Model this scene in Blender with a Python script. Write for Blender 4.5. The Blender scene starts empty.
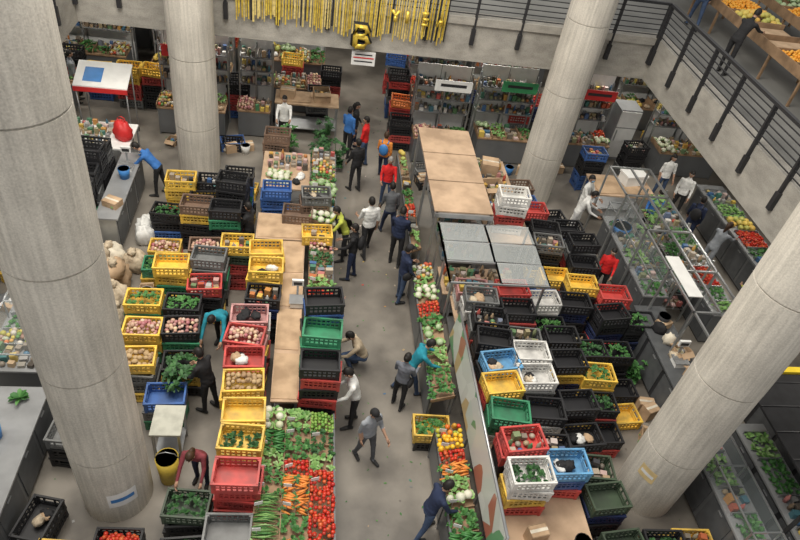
import bpy, math, random
import numpy as np
from mathutils import Matrix, Vector
random.seed(7)
rnd=random.random
def U(a,b): return a+(b-a)*random.random()
SC=1.1
# ---------------------------------------------------------------- materials
MC={}
def _new(name):
    m=bpy.data.materials.new(name);m.use_nodes=True
    nt=m.node_tree;b=nt.nodes["Principled BSDF"]
    return m,nt,b
def mat(name,col,rough=.6,var=.12,scale=6.,metal=0.,bump=0.,spec=.4,lo=None):
    if name in MC: return MC[name]
    m,nt,b=_new(name)
    b.inputs["Roughness"].default_value=rough;b.inputs["Metallic"].default_value=metal
    b.inputs["Specular IOR Level"].default_value=spec
    if var>0:
        tc=nt.nodes.new("ShaderNodeTexCoord");n=nt.nodes.new("ShaderNodeTexNoise")
        n.inputs["Scale"].default_value=scale;n.inputs["Detail"].default_value=6
        nt.links.new(tc.outputs["Object"],n.inputs["Vector"])
        r=nt.nodes.new("ShaderNodeValToRGB")
        r.color_ramp.elements[0].position=.34;r.color_ramp.elements[1].position=.6
        r.color_ramp.elements[0].color=(list(lo) if lo else [c*(1-var) for c in col])+[1]
        r.color_ramp.elements[1].color=[min(1,c*(1+var)) for c in col]+[1]
        nt.links.new(n.outputs["Fac"],r.inputs["Fac"]);nt.links.new(r.outputs["Color"],b.inputs["Base Color"])
        if bump>0:
            bm=nt.nodes.new("ShaderNodeBump");bm.inputs["Strength"].default_value=bump
            nt.links.new(n.outputs["Fac"],bm.inputs["Height"]);nt.links.new(bm.outputs["Normal"],b.inputs["Normal"])
    else: b.inputs["Base Color"].default_value=list(col)+[1]
    MC[name]=m;return m
def imat(name,cols,rough=.5,spec=.4):
    """colour picked per mesh island"""
    if name in MC: return MC[name]
    m,nt,b=_new(name);b.inputs["Roughness"].default_value=rough;b.inputs["Specular IOR Level"].default_value=spec
    g=nt.nodes.new("ShaderNodeNewGeometry");r=nt.nodes.new("ShaderNodeValToRGB")
    e=r.color_ramp.elements
    while len(e)<len(cols): e.new(.5)
    for i,c in enumerate(cols):
        e[i].position=i/max(1,len(cols)-1);e[i].color=list(c)+[1]
    nt.links.new(g.outputs["Random Per Island"],r.inputs["Fac"]);nt.links.new(r.outputs["Color"],b.inputs["Base Color"])
    MC[name]=m;return m
def glassmat(name,col,alpha):
    m,nt,b=_new(name);b.inputs["Base Color"].default_value=list(col)+[1]
    b.inputs["Alpha"].default_value=alpha;b.inputs["Roughness"].default_value=.12;MC[name]=m;return m
def concrete(name,col,vertical=True):
    m,nt,b=_new(name);b.inputs["Roughness"].default_value=.85;b.inputs["Specular IOR Level"].default_value=.2
    tc=nt.nodes.new("ShaderNodeTexCoord");mp=nt.nodes.new("ShaderNodeMapping")
    mp.inputs["Scale"].default_value=(9,9,.35) if vertical else (1.2,1.2,3)
    n=nt.nodes.new("ShaderNodeTexNoise");n.inputs["Scale"].default_value=2.2;n.inputs["Detail"].default_value=6
    n2=nt.nodes.new("ShaderNodeTexNoise");n2.inputs["Scale"].default_value=1.1;n2.inputs["Detail"].default_value=8
    n3=nt.nodes.new("ShaderNodeTexNoise");n3.inputs["Scale"].default_value=45;n3.inputs["Detail"].default_value=3
    nt.links.new(tc.outputs["Object"],mp.inputs["Vector"]);nt.links.new(mp.outputs[0],n.inputs["Vector"])
    nt.links.new(tc.outputs["Object"],n2.inputs["Vector"]);nt.links.new(tc.outputs["Object"],n3.inputs["Vector"])
    a=nt.nodes.new("ShaderNodeMath");a.operation="ADD";nt.links.new(n.outputs["Fac"],a.inputs[0]);nt.links.new(n2.outputs["Fac"],a.inputs[1])
    a2=nt.nodes.new("ShaderNodeMath");a2.operation="MULTIPLY_ADD";a2.inputs[1].default_value=.38
    nt.links.new(a.outputs[0],a2.inputs[0])
    s3=nt.nodes.new("ShaderNodeMath");s3.operation="MULTIPLY";s3.inputs[1].default_value=.3;nt.links.new(n3.outputs["Fac"],s3.inputs[0]);nt.links.new(s3.outputs[0],a2.inputs[2])
    r=nt.nodes.new("ShaderNodeValToRGB");r.color_ramp.elements[0].position=.40;r.color_ramp.elements[1].position=.66
    r.color_ramp.elements[0].color=[c*.66 for c in col]+[1];r.color_ramp.elements[1].color=[min(1,c*1.15) for c in col]+[1]
    nt.links.new(a2.outputs[0],r.inputs["Fac"]);nt.links.new(r.outputs["Color"],b.inputs["Base Color"])
    bm=nt.nodes.new("ShaderNodeBump");bm.inputs["Strength"].default_value=.5;bm.inputs["Distance"].default_value=.02
    nt.links.new(a2.outputs[0],bm.inputs["Height"]);nt.links.new(bm.outputs["Normal"],b.inputs["Normal"])
    MC[name]=m;return m
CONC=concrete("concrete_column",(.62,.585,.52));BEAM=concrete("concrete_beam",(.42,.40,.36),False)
FLOOR=mat("floor_concrete",(.215,.195,.168),.42,.2,.9,bump=.05,lo=(.12,.108,.094))
WALL=mat("wall_paint",(.26,.255,.24),.8,.15,1)
CEIL=mat("ceiling_paint",(.2,.2,.19),.8,.1,1)
def dull(c,k=.10):
    g=sum(c)/3;return [v*(1-k)+g*k for v in c]
C={k:mat("crate_"+k,dull(v),.45,.1,3.2,lo=[c*.58+.014 for c in dull(v,.2)]) for k,v in dict(yellow=(.86,.54,.035),red=(.60,.055,.045),green=(.035,.25,.12),blue=(.035,.12,.38),black=(.02,.02,.023),white=(.70,.69,.66),gray=(.17,.175,.175),brown=(.20,.125,.085),orange=(.78,.22,.04),olive=(.055,.085,.05),navy=(.018,.032,.11),teal=(.03,.27,.27),cyan=(.11,.36,.64),pink=(.60,.28,.27)).items()}
CARD=mat("cardboard",(.49,.345,.22),.85,.12,3,lo=(.36,.245,.15));WOOD=mat("wood",(.28,.18,.105),.7,.25,4);PLY=mat("plywood",(.50,.355,.24),.8,.1,2,lo=(.36,.25,.165))
STEEL=mat("steel",(.42,.43,.44),.35,.1,3,metal=.7);DSTEEL=mat("dark_steel",(.03,.03,.033),.45,.1,3);GREYP=mat("counter_grey",(.13,.135,.14),.4,.1,2)
GREYT=mat("counter_top_grey",(.24,.245,.25),.3,.15,2);WHITE=mat("white_plastic",(.78,.78,.76),.5,.05,4);PAPER=mat("paper",(.75,.75,.74),.8,.05,8)
SACK=mat("burlap",(.50,.42,.31),.9,.2,9,bump=.4,lo=(.3,.24,.17));GLASS=glassmat("clear_plastic",(.62,.66,.66),.26);GLASS2=glassmat("case_glass",(.6,.68,.7),.06)
BLACKC=mat("black_fabric",(.018,.018,.02),.8,.2,6);GOLD=mat("gold_foil",(.9,.62,.10),.35,.25,14,metal=.45);GREEN_T=mat("tarp_green",(.05,.3,.12),.7,.15,3)
REDP=mat("red_paint",(.6,.03,.03),.5,.1,4);YELP=mat("yellow_paint",(.85,.62,.03),.5,.1,4);BLUEP=mat("blue_paint",(.05,.2,.5),.5,.1,4)
CREAM=mat("cream_bag",(.6,.55,.45),.7,.2,6);PANEL=mat("panel_grey",(.09,.095,.1),.5)
P={}
def prod(k,cols,r=.5): P[k]=imat("produce_"+k,cols,r)
prod("tomato",[(.50,.02,.015),(.60,.05,.02),(.40,.02,.02),(.62,.13,.04),(.33,.03,.02)],.3);prod("potato",[(.42,.29,.15),(.5,.36,.2),(.33,.21,.12)],.8)
prod("onion",[(.62,.5,.4),(.4,.12,.15),(.7,.55,.35),(.3,.08,.12)],.5);prod("carrot",[(.68,.21,.035),(.75,.29,.06),(.58,.16,.03)]);prod("pepper_yellow",[(.8,.55,.04),(.85,.45,.03)],.3)
prod("pepper_mix",[(.6,.03,.02),(.8,.5,.04),(.2,.38,.06),(.72,.22,.03)],.3);prod("lime",[(.16,.32,.05),(.25,.4,.09),(.1,.25,.04)]);prod("cabbage",[(.36,.46,.26),(.44,.54,.34),(.26,.38,.18)])
prod("cauliflower",[(.70,.67,.56),(.55,.58,.4),(.76,.74,.66)]);prod("cucumber",[(.035,.15,.04),(.07,.22,.06)],.4);prod("leaf",[(.025,.09,.02),(.045,.16,.035),(.09,.24,.06),(.03,.12,.03)],.6)
prod("lettuce",[(.15,.31,.08),(.24,.41,.13),(.09,.24,.05),(.36,.5,.23)],.6);prod("dark_leaf",[(.015,.05,.015),(.03,.095,.03),(.05,.15,.04)],.6);prod("purple",[(.12,.02,.08),(.25,.04,.1),(.08,.01,.06)],.35)
prod("orange",[(.82,.34,.03),(.78,.42,.06)],.45);prod("banana",[(.8,.62,.1),(.7,.56,.12),(.5,.5,.1)],.5);prod("papaya",[(.72,.42,.09),(.42,.46,.12),(.78,.55,.12)],.5);prod("mixed",[(.5,.05,.04),(.7,.52,.12),(.1,.25,.06),(.65,.62,.55),(.25,.12,.08),(.38,.25,.13)],.5)
prod("packs",[(.62,.6,.56),(.42,.06,.05),(.62,.46,.1),(.06,.13,.3),(.08,.22,.1),(.42,.3,.19),(.03,.03,.03),(.5,.42,.33),(.03,.03,.035),(.7,.69,.66)],.4)
# ---------------------------------------------------------------- mesh builder
class MB:
    def __init__(s): s.v=[];s.f=[];s.m=[];s.n=0;s.mats=[];s.sm=[]
    def mi(s,m):
        if m not in s.mats: s.mats.append(m)
        return s.mats.index(m)
    def add(s,v,f,m,smooth=False):
        v=np.asarray(v,float);o=s.n;s.v.append(v);s.n+=len(v);i=s.mi(m)
        s.f.extend([tuple(a+o for a in q) for q in f]);s.m.extend([i]*len(f));s.sm.extend([smooth]*len(f))
    def box(s,c,d,m,rz=0.,M=None):
        x,y,z=[k/2 for k in d]
        v=np.array([(-x,-y,-z),(x,-y,-z),(x,y,-z),(-x,y,-z),(-x,-y,z),(x,-y,z),(x,y,z),(-x,y,z)])
        if M is not None: v=v@np.array(M).T
        if rz: 
            a=math.radians(rz);v=v@np.array([(math.cos(a),math.sin(a),0),(-math.sin(a),math.cos(a),0),(0,0,1)])
        s.add(v+np.array(c),BF,m)
    def bb(s,x0,x1,y0,y1,z0,z1,m): s.box(((x0+x1)/2,(y0+y1)/2,(z0+z1)/2),(x1-x0,y1-y0,z1-z0),m)
    def tube(s,pts,rad,m,n=8,smooth=True):
        pts=[np.array(p,float) for p in pts];V=[]
        for i,p in enumerate(pts):
            d=pts[min(i+1,len(pts)-1)]-pts[max(i-1,0)];d=d/(np.linalg.norm(d)+1e-9)
            a=np.cross(d,(0,0,1.) if abs(d[2])<.9 else (1.,0,0));a/=np.linalg.norm(a);b=np.cross(d,a)
            r=rad[i];ra,rb=(r if isinstance(r,tuple) else (r,r))
            for k in range(n):
                t=2*math.pi*k/n;V.append(p+a*math.cos(t)*ra+b*math.sin(t)*rb)
        F=[]
        for i in range(len(pts)-1):
            for k in range(n):
                F.append((i*n+k,i*n+(k+1)%n,(i+1)*n+(k+1)%n,(i+1)*n+k))
        F.append(tuple(range(n))[::-1]);F.append(tuple((len(pts)-1)*n+k for k in range(n)))
        s.add(V,F,m,smooth)
    def ball(s,c,r,m,R=None,lo=True):
        bv,bf=(BALL if lo else BALLH)
        v=bv*np.array(r if hasattr(r,'__len__') else (r,r,r))
        if R is not None: v=v@np.array(R).T
        s.add(v+np.array(c),bf,m,True)
    def lump(s,c,r,m,amp=.14):
        bv,bf=BALLM;ph=[U(0,6) for _ in range(6)]
        w=1+amp*(np.sin(bv[:,0]*5+ph[0])*np.sin(bv[:,1]*6+ph[1])+.6*np.sin(bv[:,2]*9+ph[2]+bv[:,0]*7)+.5*np.sin(bv[:,1]*13+ph[3]+bv[:,2]*4))
        v=bv*w[:,None]*np.array(r);v[:,2]=np.maximum(v[:,2],-r[2]*.6)
        s.add(v@rotz(U(0,360)).T+np.array(c)+np.array((0,0,r[2]*.6)),bf,m,True)
    def inst(s,o,M4):
        M=np.array(M4);base=s.n
        for v in o.v:
            s.v.append(v@M[:3,:3].T+M[:3,3])
        s.n+=o.n;mp=[s.mi(m) for m in o.mats]
        s.f.extend([tuple(a+base for a in q) for q in o.f]);s.m.extend([mp[i] for i in o.m]);s.sm.extend(o.sm)
    def build(s,name,origin=None):
        V=np.concatenate(s.v)
        if origin is None:
            mn=V.min(0);mx=V.max(0);origin=((mn[0]+mx[0])/2,(mn[1]+mx[1])/2,mn[2])
        V=V-np.array(origin)
        me=bpy.data.meshes.new(name);me.from_pydata(V.tolist(),[],s.f)
        for m in s.mats: me.materials.append(m)
        me.polygons.foreach_set("material_index",s.m);me.polygons.foreach_set("use_smooth",s.sm);me.update()
        ob=bpy.data.objects.new(name,me);ob.location=origin;bpy.context.collection.objects.link(ob);return ob
BF=[(0,3,2,1),(4,5,6,7),(0,1,5,4),(1,2,6,5),(2,3,7,6),(3,0,4,7)]
def uvs(nu,nv):
    V=[(0,0,1)];F=[]
    for j in range(1,nv):
        t=math.pi*j/nv
        for i in range(nu):
            p=2*math.pi*i/nu;V.append((math.sin(t)*math.cos(p),math.sin(t)*math.sin(p),math.cos(t)))
    V.append((0,0,-1));L=len(V)-1
    for i in range(nu):
        F.append((0,1+i,1+(i+1)%nu));F.append((L,1+(nv-2)*nu+(i+1)%nu,1+(nv-2)*nu+i))
        for j in range(nv-2):
            a=1+j*nu;F.append((a+i,a+nu+i,a+nu+(i+1)%nu,a+(i+1)%nu))
    return np.array(V),F
BALL=uvs(7,5);BALLH=uvs(16,12);BALLM=uvs(18,12)
def rotz(a): a=math.radians(a);return np.array([(math.cos(a),-math.sin(a),0),(math.sin(a),math.cos(a),0),(0,0,1)])
def rrot(): return np.array(Matrix.Rotation(U(0,6.3),3,'Z')@Matrix.Rotation(U(-.5,.5),3,'X')@Matrix.Rotation(U(-.5,.5),3,'Y'))
# ---------------------------------------------------------------- produce
def leaf(mb,c,d,L,W,m,droop=.5):
    d=np.array(d,float);d/=np.linalg.norm(d);sd=np.cross(d,(0,0,1.));n=np.linalg.norm(sd);sd=sd/n if n>1e-3 else np.array((1.,0,0))
    V=[];c=np.array(c,float)
    for i,(t,w) in enumerate(((0,.25),(.4,1),(.75,.9),(1,.25))):
        p=c+d*L*t+np.array((0,0,-droop*L*t*t))
        V+= [p-sd*W*w*.5+np.array((0,0,W*.15*w)),p,p+sd*W*w*.5+np.array((0,0,W*.15*w))]
    F=[]
    for i in range(3):
        for k in range(2): a=i*3+k;F.append((a,a+1,a+4,a+3))
    mb.add(V,F,m,True)
def clump(mb,c,r,m,n=10,up=.5):
    for i in range(n):
        a=U(0,6.3);e=U(up*.4,up*2)
        leaf(mb,c,(math.cos(a),math.sin(a),e),r*U(.8,1.2),r*U(.3,.6),m,U(.2,.7))
SZ=dict(tomato=.034,potato=.042,onion=.04,pepper_yellow=.045,pepper_mix=.045,lime=.03,cabbage=.08,cauliflower=.075,orange=.042,purple=.05,papaya=.08,mixed=.045)
def fill(mb,k,x0,x1,y0,y1,z,pile=.05,z1=None):
    if z1 is None: z1=z
    zz=lambda x:z+(z1-z)*(x-x0)/max(1e-6,(x1-x0))
    hx=(x1-x0)/2;hy=(y1-y0)/2;cx=(x0+x1)/2;cy=(y0+y1)/2
    bump=lambda x,y:pile*max(0,(1-((x-cx)/hx)**2))*max(0,(1-((y-cy)/hy)**2))
    if k in SZ:
        r=SZ[k];s=r*1.75
        for lay in range(2 if r<.07 else 1):
            nx=max(1,int((x1-x0)/s));ny=max(1,int((y1-y0)/s))
            for i in range(nx):
                for j in range(ny):
                    x=x0+(i+.5)*(x1-x0)/nx+U(-.4,.4)*r;y=y0+(j+.5)*(y1-y0)/ny+U(-.4,.4)*r
                    if (lay and rnd()<.55) or rnd()<.04: continue
                    q=r*U(.8,1.18)
                    d=(q,q*U(.9,1.35 if k in("potato","purple","papaya") else 1.08),q*U(.8,1))
                    mb.ball((x,y,zz(x)+r*.6+lay*r*.9+bump(x,y)),d,P[k],rrot())
                    if k in("cauliflower","cabbage"):
                        for t in range(5): 
                            a=U(0,6.3);leaf(mb,(x+math.cos(a)*r*.6,y+math.sin(a)*r*.6,zz(x)+r*.2+bump(x,y)),(math.cos(a),math.sin(a),1),r*1.2,r,P["lettuce"],.3)
    elif k in("carrot","cucumber","banana"):
        L=.17;r=.02 if k!="banana" else .022;nx=max(1,int((x1-x0)/(L*.8)));ny=max(1,int((y1-y0)/(r*1.9)))
        for lay in range(2):
            for i in range(nx):
                for j in range(ny):
                    if rnd()<.08: continue
                    x=x0+(i+.5)*(x1-x0)/nx+U(-.03,.03);y=y0+(j+.5)*(y1-y0)/ny;a=U(-.6,.6);h=zz(x)+r+lay*r*1.4+bump(x,y)
                    dx=math.cos(a)*L/2;dy=math.sin(a)*L/2;s=random.choice((-1,1))
                    mb.tube([(x-dx*s,y-dy*s,h),(x,y,h+(.012 if k=="banana" else .003)),(x+dx*s,y+dy*s,h+U(0,.02))],[r*.8,r,r*(.25 if k=="carrot" else .7)],P[k],6)
                    if k=="carrot" and rnd()<.3: clump(mb,(x-dx*s,y-dy*s,h),.07,P["leaf"],4,.4)
    elif k=="scallion":
        n=int((y1-y0)/.018)
        for j in range(n*2):
            y=U(y0,y1);h=zz(cx)+U(.01,.06)+bump(cx,y)
            mb.tube([(x0+U(0,.04),y,h),(cx,y+U(-.03,.03),h+.03),(x1-U(0,.06),y+U(-.05,.05),h+.01)],[.006,.009,.004],P["lettuce"] if rnd()<.7 else P["leaf"],4)
    elif k=="packs":
        nx=max(1,int((x1-x0)/.13));ny=max(1,int((y1-y0)/.11))
        for i in range(nx):
            for j in range(ny):
                x=x0+(i+.5)*(x1-x0)/nx;y=y0+(j+.5)*(y1-y0)/ny;h=U(.04,.18);q=rnd()
                if q<.55: mb.box((x,y,zz(x)+h/2),((x1-x0)/nx*U(.6,.88),(y1-y0)/ny*U(.6,.88),h),P["packs"],U(-14,14))
                elif q<.72: mb.tube([(x,y,zz(x)),(x,y,zz(x)+h),(x,y,zz(x)+h+.03),(x,y,zz(x)+h+.06)],[.035,.035,.015,.015],P["packs"],8)
                elif q<.93: mb.ball((x,y,zz(x)+.04),(.055,.05,.045),P["packs"],rrot())
    elif k=="bags":
        for i in range(3):
            mb.lump((U(x0+.12,max(x0+.13,x1-.12)),U(y0+.1,max(y0+.11,y1-.1)),zz(cx)),(U(.08,.13),U(.07,.11),U(.05,.08)),random.choice((WBAG,BLACKC,CREAM,BLACKC,CARD,SACK)))
    else:
        s={"leaf":.1,"lettuce":.12,"dark_leaf":.1}[k]
        nx=max(1,int((x1-x0)/s));ny=max(1,int((y1-y0)/s))
        for i in range(nx):
            for j in range(ny):
                x=x0+(i+.5)*(x1-x0)/nx+U(-.03,.03);y=y0+(j+.5)*(y1-y0)/ny+U(-.03,.03)
                clump(mb,(x,y,zz(x)+.0+bump(x,y)),s*U(.7,1.15),P[k],10,1.)
WBAG=mat("white_bag",(.68,.68,.66),.6,.1,8)
# ---------------------------------------------------------------- crates
CL,CW,CH=.64,.44,.255
CT={}
def crate_t(col):
    if col in CT: return CT[col]
    t=MB();m=C[col];L,W,H=CL,CW,CH;th=.018
    t.bb(-L/2+.02,L/2-.02,-W/2+.02,W/2-.02,0.01,.028,m)
    for sy in(-1,1):
        t.box((0,sy*(W/2-.006),H-.022),(L+.02,.03,.044),m);t.box((0,sy*(W/2-.012),.05),(L-.02,th,.06),m);t.box((0,sy*(W/2-.012),.145),(L-.02,th,.03),m)
        for i in range(8): t.box((-L/2+.05+i*(L-.1)/7,sy*(W/2-.012),H/2),(.026,th*.8,H-.03),m)
    for sx in(-1,1):
        t.box((sx*(L/2-.006),0,H-.022),(.03,W-.03,.044),m);t.box((sx*(L/2-.012),0,.05),(th,W-.04,.06),m);t.box((sx*(L/2-.012),0,.12),(th,W-.04,.03),m)
        for i in range(5):
            if i!=2: t.box((sx*(L/2-.012),-W/2+.06+i*(W-.12)/4,H/2),(th*.8,.026,H-.03),m)
        for sy in(-1,1): t.box((sx*(L/2-.02),sy*(W/2-.02),H/2-.005),(.045,.045,H-.012),m)
    CT[col]=t;return t
PITCH=.248
def stack(x,y,cols,fillk=None,z0=0.,rot=0,name="plastic_crate_stack",jit=7,amt=.15):
    mb=MB();rot=rot+U(-5,5)
    for i,c in enumerate(cols):
        a=rot+U(-jit,jit)*.6;R=np.eye(4);R[:3,:3]=rotz(a);R[:3,3]=(x+U(-.025,.025),y+U(-.018,.018),z0+i*PITCH)
        mb.inst(crate_t(c),R)
    h=.05
    if fillk is None and rnd()<.2: fillk=random.choice(("bags","packs","dark_leaf"));amt=.02
    elif fillk: h=.11
    if fillk:
        f=MB();fill(f,fillk,-CL/2+.04,CL/2-.04,-CW/2+.04,CW/2-.04,h,amt)
        mb.inst(f,R)
    if len(cols)==1: name="plastic_crate"
    return mb.build(name)
def S(x,y,ztop,top,fillk=None,under=None,z0=0.,rot=0):
    n=max(1,round((ztop-z0-.0)/PITCH));under=under or ["black","yellow","red","black","blue","green","black","gray"]
    cols=[random.choice(under) for _ in range(n)]
    tt=top if isinstance(top,(list,tuple)) else [top]
    for i,c in enumerate(tt):
        if i<n: cols[n-1-i]=c
    stack(x,y,cols,fillk,z0,rot)
def carton(mb,x,y,z,l,w,h,rz=0,open_=True):
    R=np.eye(4);R[:3,:3]=rotz(rz);R[:3,3]=(x,y,z);t=MB()
    t.bb(-l/2,l/2,-w/2,w/2,0,.01,CARD)
    for sx in(-1,1): t.box((sx*l/2,0,h/2),(.01,w,h),CARD)
    for sy in(-1,1): t.box((0,sy*w/2,h/2),(l,.01,h),CARD)
    if open_:
        for sy in(-1,1): t.box((0,sy*(w/2+.05),h-.02),(l,.12,.008),CARD,0,Matrix.Rotation(sy*-.5,3,'X'))
        fill(t,"packs",-l/2+.02,l/2-.02,-w/2+.02,w/2-.02,h*.3)
    else: t.bb(-l/2,l/2,-w/2,w/2,h-.01,h,CARD);t.box((0,0,h+.002),(l,.05,.004),CREAM)
    mb.inst(t,R)
def heap(x0,x1,y0,y1,z=0.,dens=5.,name="market_goods_pile",hmax=.5):
    mb=MB();n=max(3,int((x1-x0)*(y1-y0)*dens))
    for i in range(n):
        x=U(x0+.15,x1-.15);y=U(y0+.12,y1-.12);q=rnd()
        if q<.32: carton(mb,x,y,z,U(.2,.36),U(.18,.28),U(.14,hmax*.6),U(-30,30),rnd()<.5)
        elif q<.64: mb.lump((x,y,z),(U(.09,.16),U(.09,.14),U(.08,.16)),random.choice((WBAG,BLACKC,CREAM,BLACKC,SACK,GREYP)))
        elif q<.74: mb.tube([(x,y,z),(x,y,z+.25),(x,y,z+.25),(x,y,z+.02)],[.1,.13,.12,.09],random.choice((BLUEP,WHITE,DSTEEL,REDP)),14)
        elif q<.87 and z<.5 and x1-x0>.7:
            R=np.eye(4);R[:3,:3]=rotz(U(-20,20));R[:3,3]=(min(max(x,x0+.36),x1-.36),y,z);mb.inst(crate_t(random.choice(("black","black","gray","blue","yellow"))),R)
        else: clump(mb,(x,y,z+.05),.18,P["leaf"],14,.8)
    mb.build(name)
# ---------------------------------------------------------------- room shell
XL,XR,YB=-5.25,8.6,15.35;ZB,ZT=3.42,4.5
mb=MB();mb.bb(-14,20,-1,27,-.2,0,FLOOR);mb.build("floor")
mb=MB();mb.bb(-14,20,27,27.3,0,9,WALL);mb.build("wall_back")
mb=MB();mb.bb(-14.3,-14,-1,27,0,9,WALL);mb.build("wall_left")
mb=MB();mb.bb(20,20.3,-1,27,0,9,WALL);mb.build("wall_right")
mb=MB();mb.bb(-14,XL-.35,-1,27,4.25,ZT-.05,CEIL);mb.bb(XR+.35,20,-1,27,4.25,ZT-.05,CEIL);mb.bb(XL-.35,XR+.35,YB+.35,27,4.25,ZT-.05,CEIL)
mb.build("ceiling")
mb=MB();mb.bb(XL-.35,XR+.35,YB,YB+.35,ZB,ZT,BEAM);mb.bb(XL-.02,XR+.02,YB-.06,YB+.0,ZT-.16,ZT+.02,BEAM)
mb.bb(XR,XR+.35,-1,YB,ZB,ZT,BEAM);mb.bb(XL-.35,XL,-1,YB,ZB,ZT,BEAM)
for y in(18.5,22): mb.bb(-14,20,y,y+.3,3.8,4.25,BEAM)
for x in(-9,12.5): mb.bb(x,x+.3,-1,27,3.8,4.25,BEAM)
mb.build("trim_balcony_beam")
def column(x,y):
    mb=MB();n=48;prof=[(0,.51)];z=1.55
    while z<13:
        prof+=[(z-.014,.51),(z-.008,.488),(z+.008,.488),(z+.014,.513)];z+=1.75
    prof.append((14,.51));V=[];F=[]
    for zz,r in prof:
        for k in range(n):
            a=2*math.pi*k/n;V.append((x+r*math.cos(a),y+r*math.sin(a),zz))
    for i in range(len(prof)-1):
        for k in range(n):F.append((i*n+k,i*n+(k+1)%n,(i+1)*n+(k+1)%n,(i+1)*n+k))
    F.append(tuple((len(prof)-1)*n+k for k in range(n)))
    mb.add(V,F,CONC,True)
    o=mb.build("concrete_column")
    md=o.modifiers.new("e","EDGE_SPLIT");md.split_angle=math.radians(35)
COLS=[(-2.63,5.6),(-2.63,14.55),(6.30,14.55),(6.30,5.60)]
for c in COLS: column(*c)
for x,y in((-10,20),(-10,11),(13.6,18),(13.6,8.5),(2,23.3),(-4.5,23.3),(7.5,23.3)):
    mb=MB();mb.tube([(x,y,0),(x,y,4.249)],[.3,.3],CONC,24);mb.bb(x-.35,x+.35,y-.35,y+.35,0,.08,CONC);mb.build("concrete_post")
def notice(cx,cy,ang,z,w,h,m1,m2):
    mb=MB();r=.516;n=6
    for mm,rr,ww,hh in((m1,r,w,h),(m2,r+.003,w*.8,h*.25)):
        V=[];F=[]
        for i in range(n+1):
            a=math.radians(ang)+(i/n-.5)*ww/r
            V+=[(cx+rr*math.cos(a),cy+rr*math.sin(a),z-hh/2),(cx+rr*math.cos(a),cy+rr*math.sin(a),z+hh/2)]
        for i in range(n):F.append((2*i,2*i+2,2*i+3,2*i+1))
        mb.add(V,F,mm)
    mb.build("paper_notice")
notice(-2.63,5.6,-62,.62,.42,.34,PAPER,BLUEP);notice(6.3,5.6,-150,1.0,.3,.28,mat("note_yellow",(.65,.5,.25),.8),PAPER)
def railing(x0,y0,x1,y1,name):
    mb=MB();L=math.hypot(x1-x0,y1-y0);n=int(L/1.15);ang=math.degrees(math.atan2(y1-y0,x1-x0));hz=abs(x1-x0)>abs(y1-y0)
    for i in range(n+1):
        t=i/n;x=x0+(x1-x0)*t;y=y0+(y1-y0)*t
        mb.box((x,y,4.62),(.05,.09,1.45) if hz else (.09,.05,1.45),DSTEEL);mb.box((x,y,4.05),(.1,.12,.38) if hz else (.12,.1,.38),DSTEEL)
    mb.box(((x0+x1)/2,(y0+y1)/2,5.36),(L,.08,.06),DSTEEL,ang)
    for k in range(6): mb.box(((x0+x1)/2,(y0+y1)/2,4.6+k*.125),(L,.02,.02),DSTEEL,ang)
    mb.build(name)
railing(XR-.03,.5,XR-.03,YB-.1,"balcony_railing");railing(XL-.2,YB-.03,XR-.05,YB-.03,"balcony_railing");railing(XL+.03,.5,XL+.03,YB-.1,"balcony_railing")
GOLDB=mat("gold_foil_pale",(.72,.58,.22),.4,.2,14,metal=.2)
mb=MB();y=YB-.12
x=-1.7
while x<3.2:
    w=U(.02,.045);b=3.86+U(-.1,.14)+(.1 if x<0 else 0)
    mb.box((x,y+U(-.02,.02),(5.2+b)/2),(w,.006,5.2-b),GOLD if rnd()<.5 else (GOLDB if rnd()<.8 else BLACKC),U(-35,35));x+=w+U(.0,.035)
mb.tube([(-1.75,y,5.2),(3.25,y,5.2)],[.02,.02],GOLD,6);mb.build("gold_fringe_garland")
def letter(segs,ox,oz,s,m=GOLD,nm="foil_balloon_letter",dy=.1,t=.055):
    mb=MB()
    for st in segs:
        mb.tube([(ox+a*s,y-dy,oz+b*s) for a,b in st],[t*s/.4]*len(st),m,8)
    mb.build(nm)
Bm=[[(0,0),(0,.5),(0,1),(.45,.95),(.55,.75),(.4,.53),(.05,.5)],[(.05,.5),(.5,.45),(.62,.22),(.45,.02),(0,0)]]
letter(Bm,1.05,3.6,.5,BLACKC,"foil_balloon_letter_backing",.04,.085);letter(Bm,1.05,3.6,.5)
Lt={0:[[(0,0),(.3,1),(.6,0)],[(.15,.4),(.45,.4)]],1:[[(0,0),(0,1),(.5,1)],[(0,.5),(.4,.5)]],2:[[(0,0),(0,1),(.5,.8),(0,.5),(.5,0)]],3:[[(0,1),(.3,.5),(.6,1)],[(.3,.5),(.3,0)]],4:[[(0,0),(0,1)]],5:[[(.5,1),(0,1),(0,.5),(.5,.5),(.5,0),(0,0)]]}
for i in range(4): letter(Lt[(i+3)%6],1.85+i*.36,4.28,.27)
mb=MB();mb.box((1.3,YB-.1,3.26),(.58,.03,.34),PAPER)
for k,(w,zz) in enumerate(((.42,3.36),(.5,3.28),(.45,3.19))): mb.box((1.3,YB-.118,zz),(w,.006,.03),REDP if k==1 else DSTEEL)
mb.build("hanging_sign")
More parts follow.
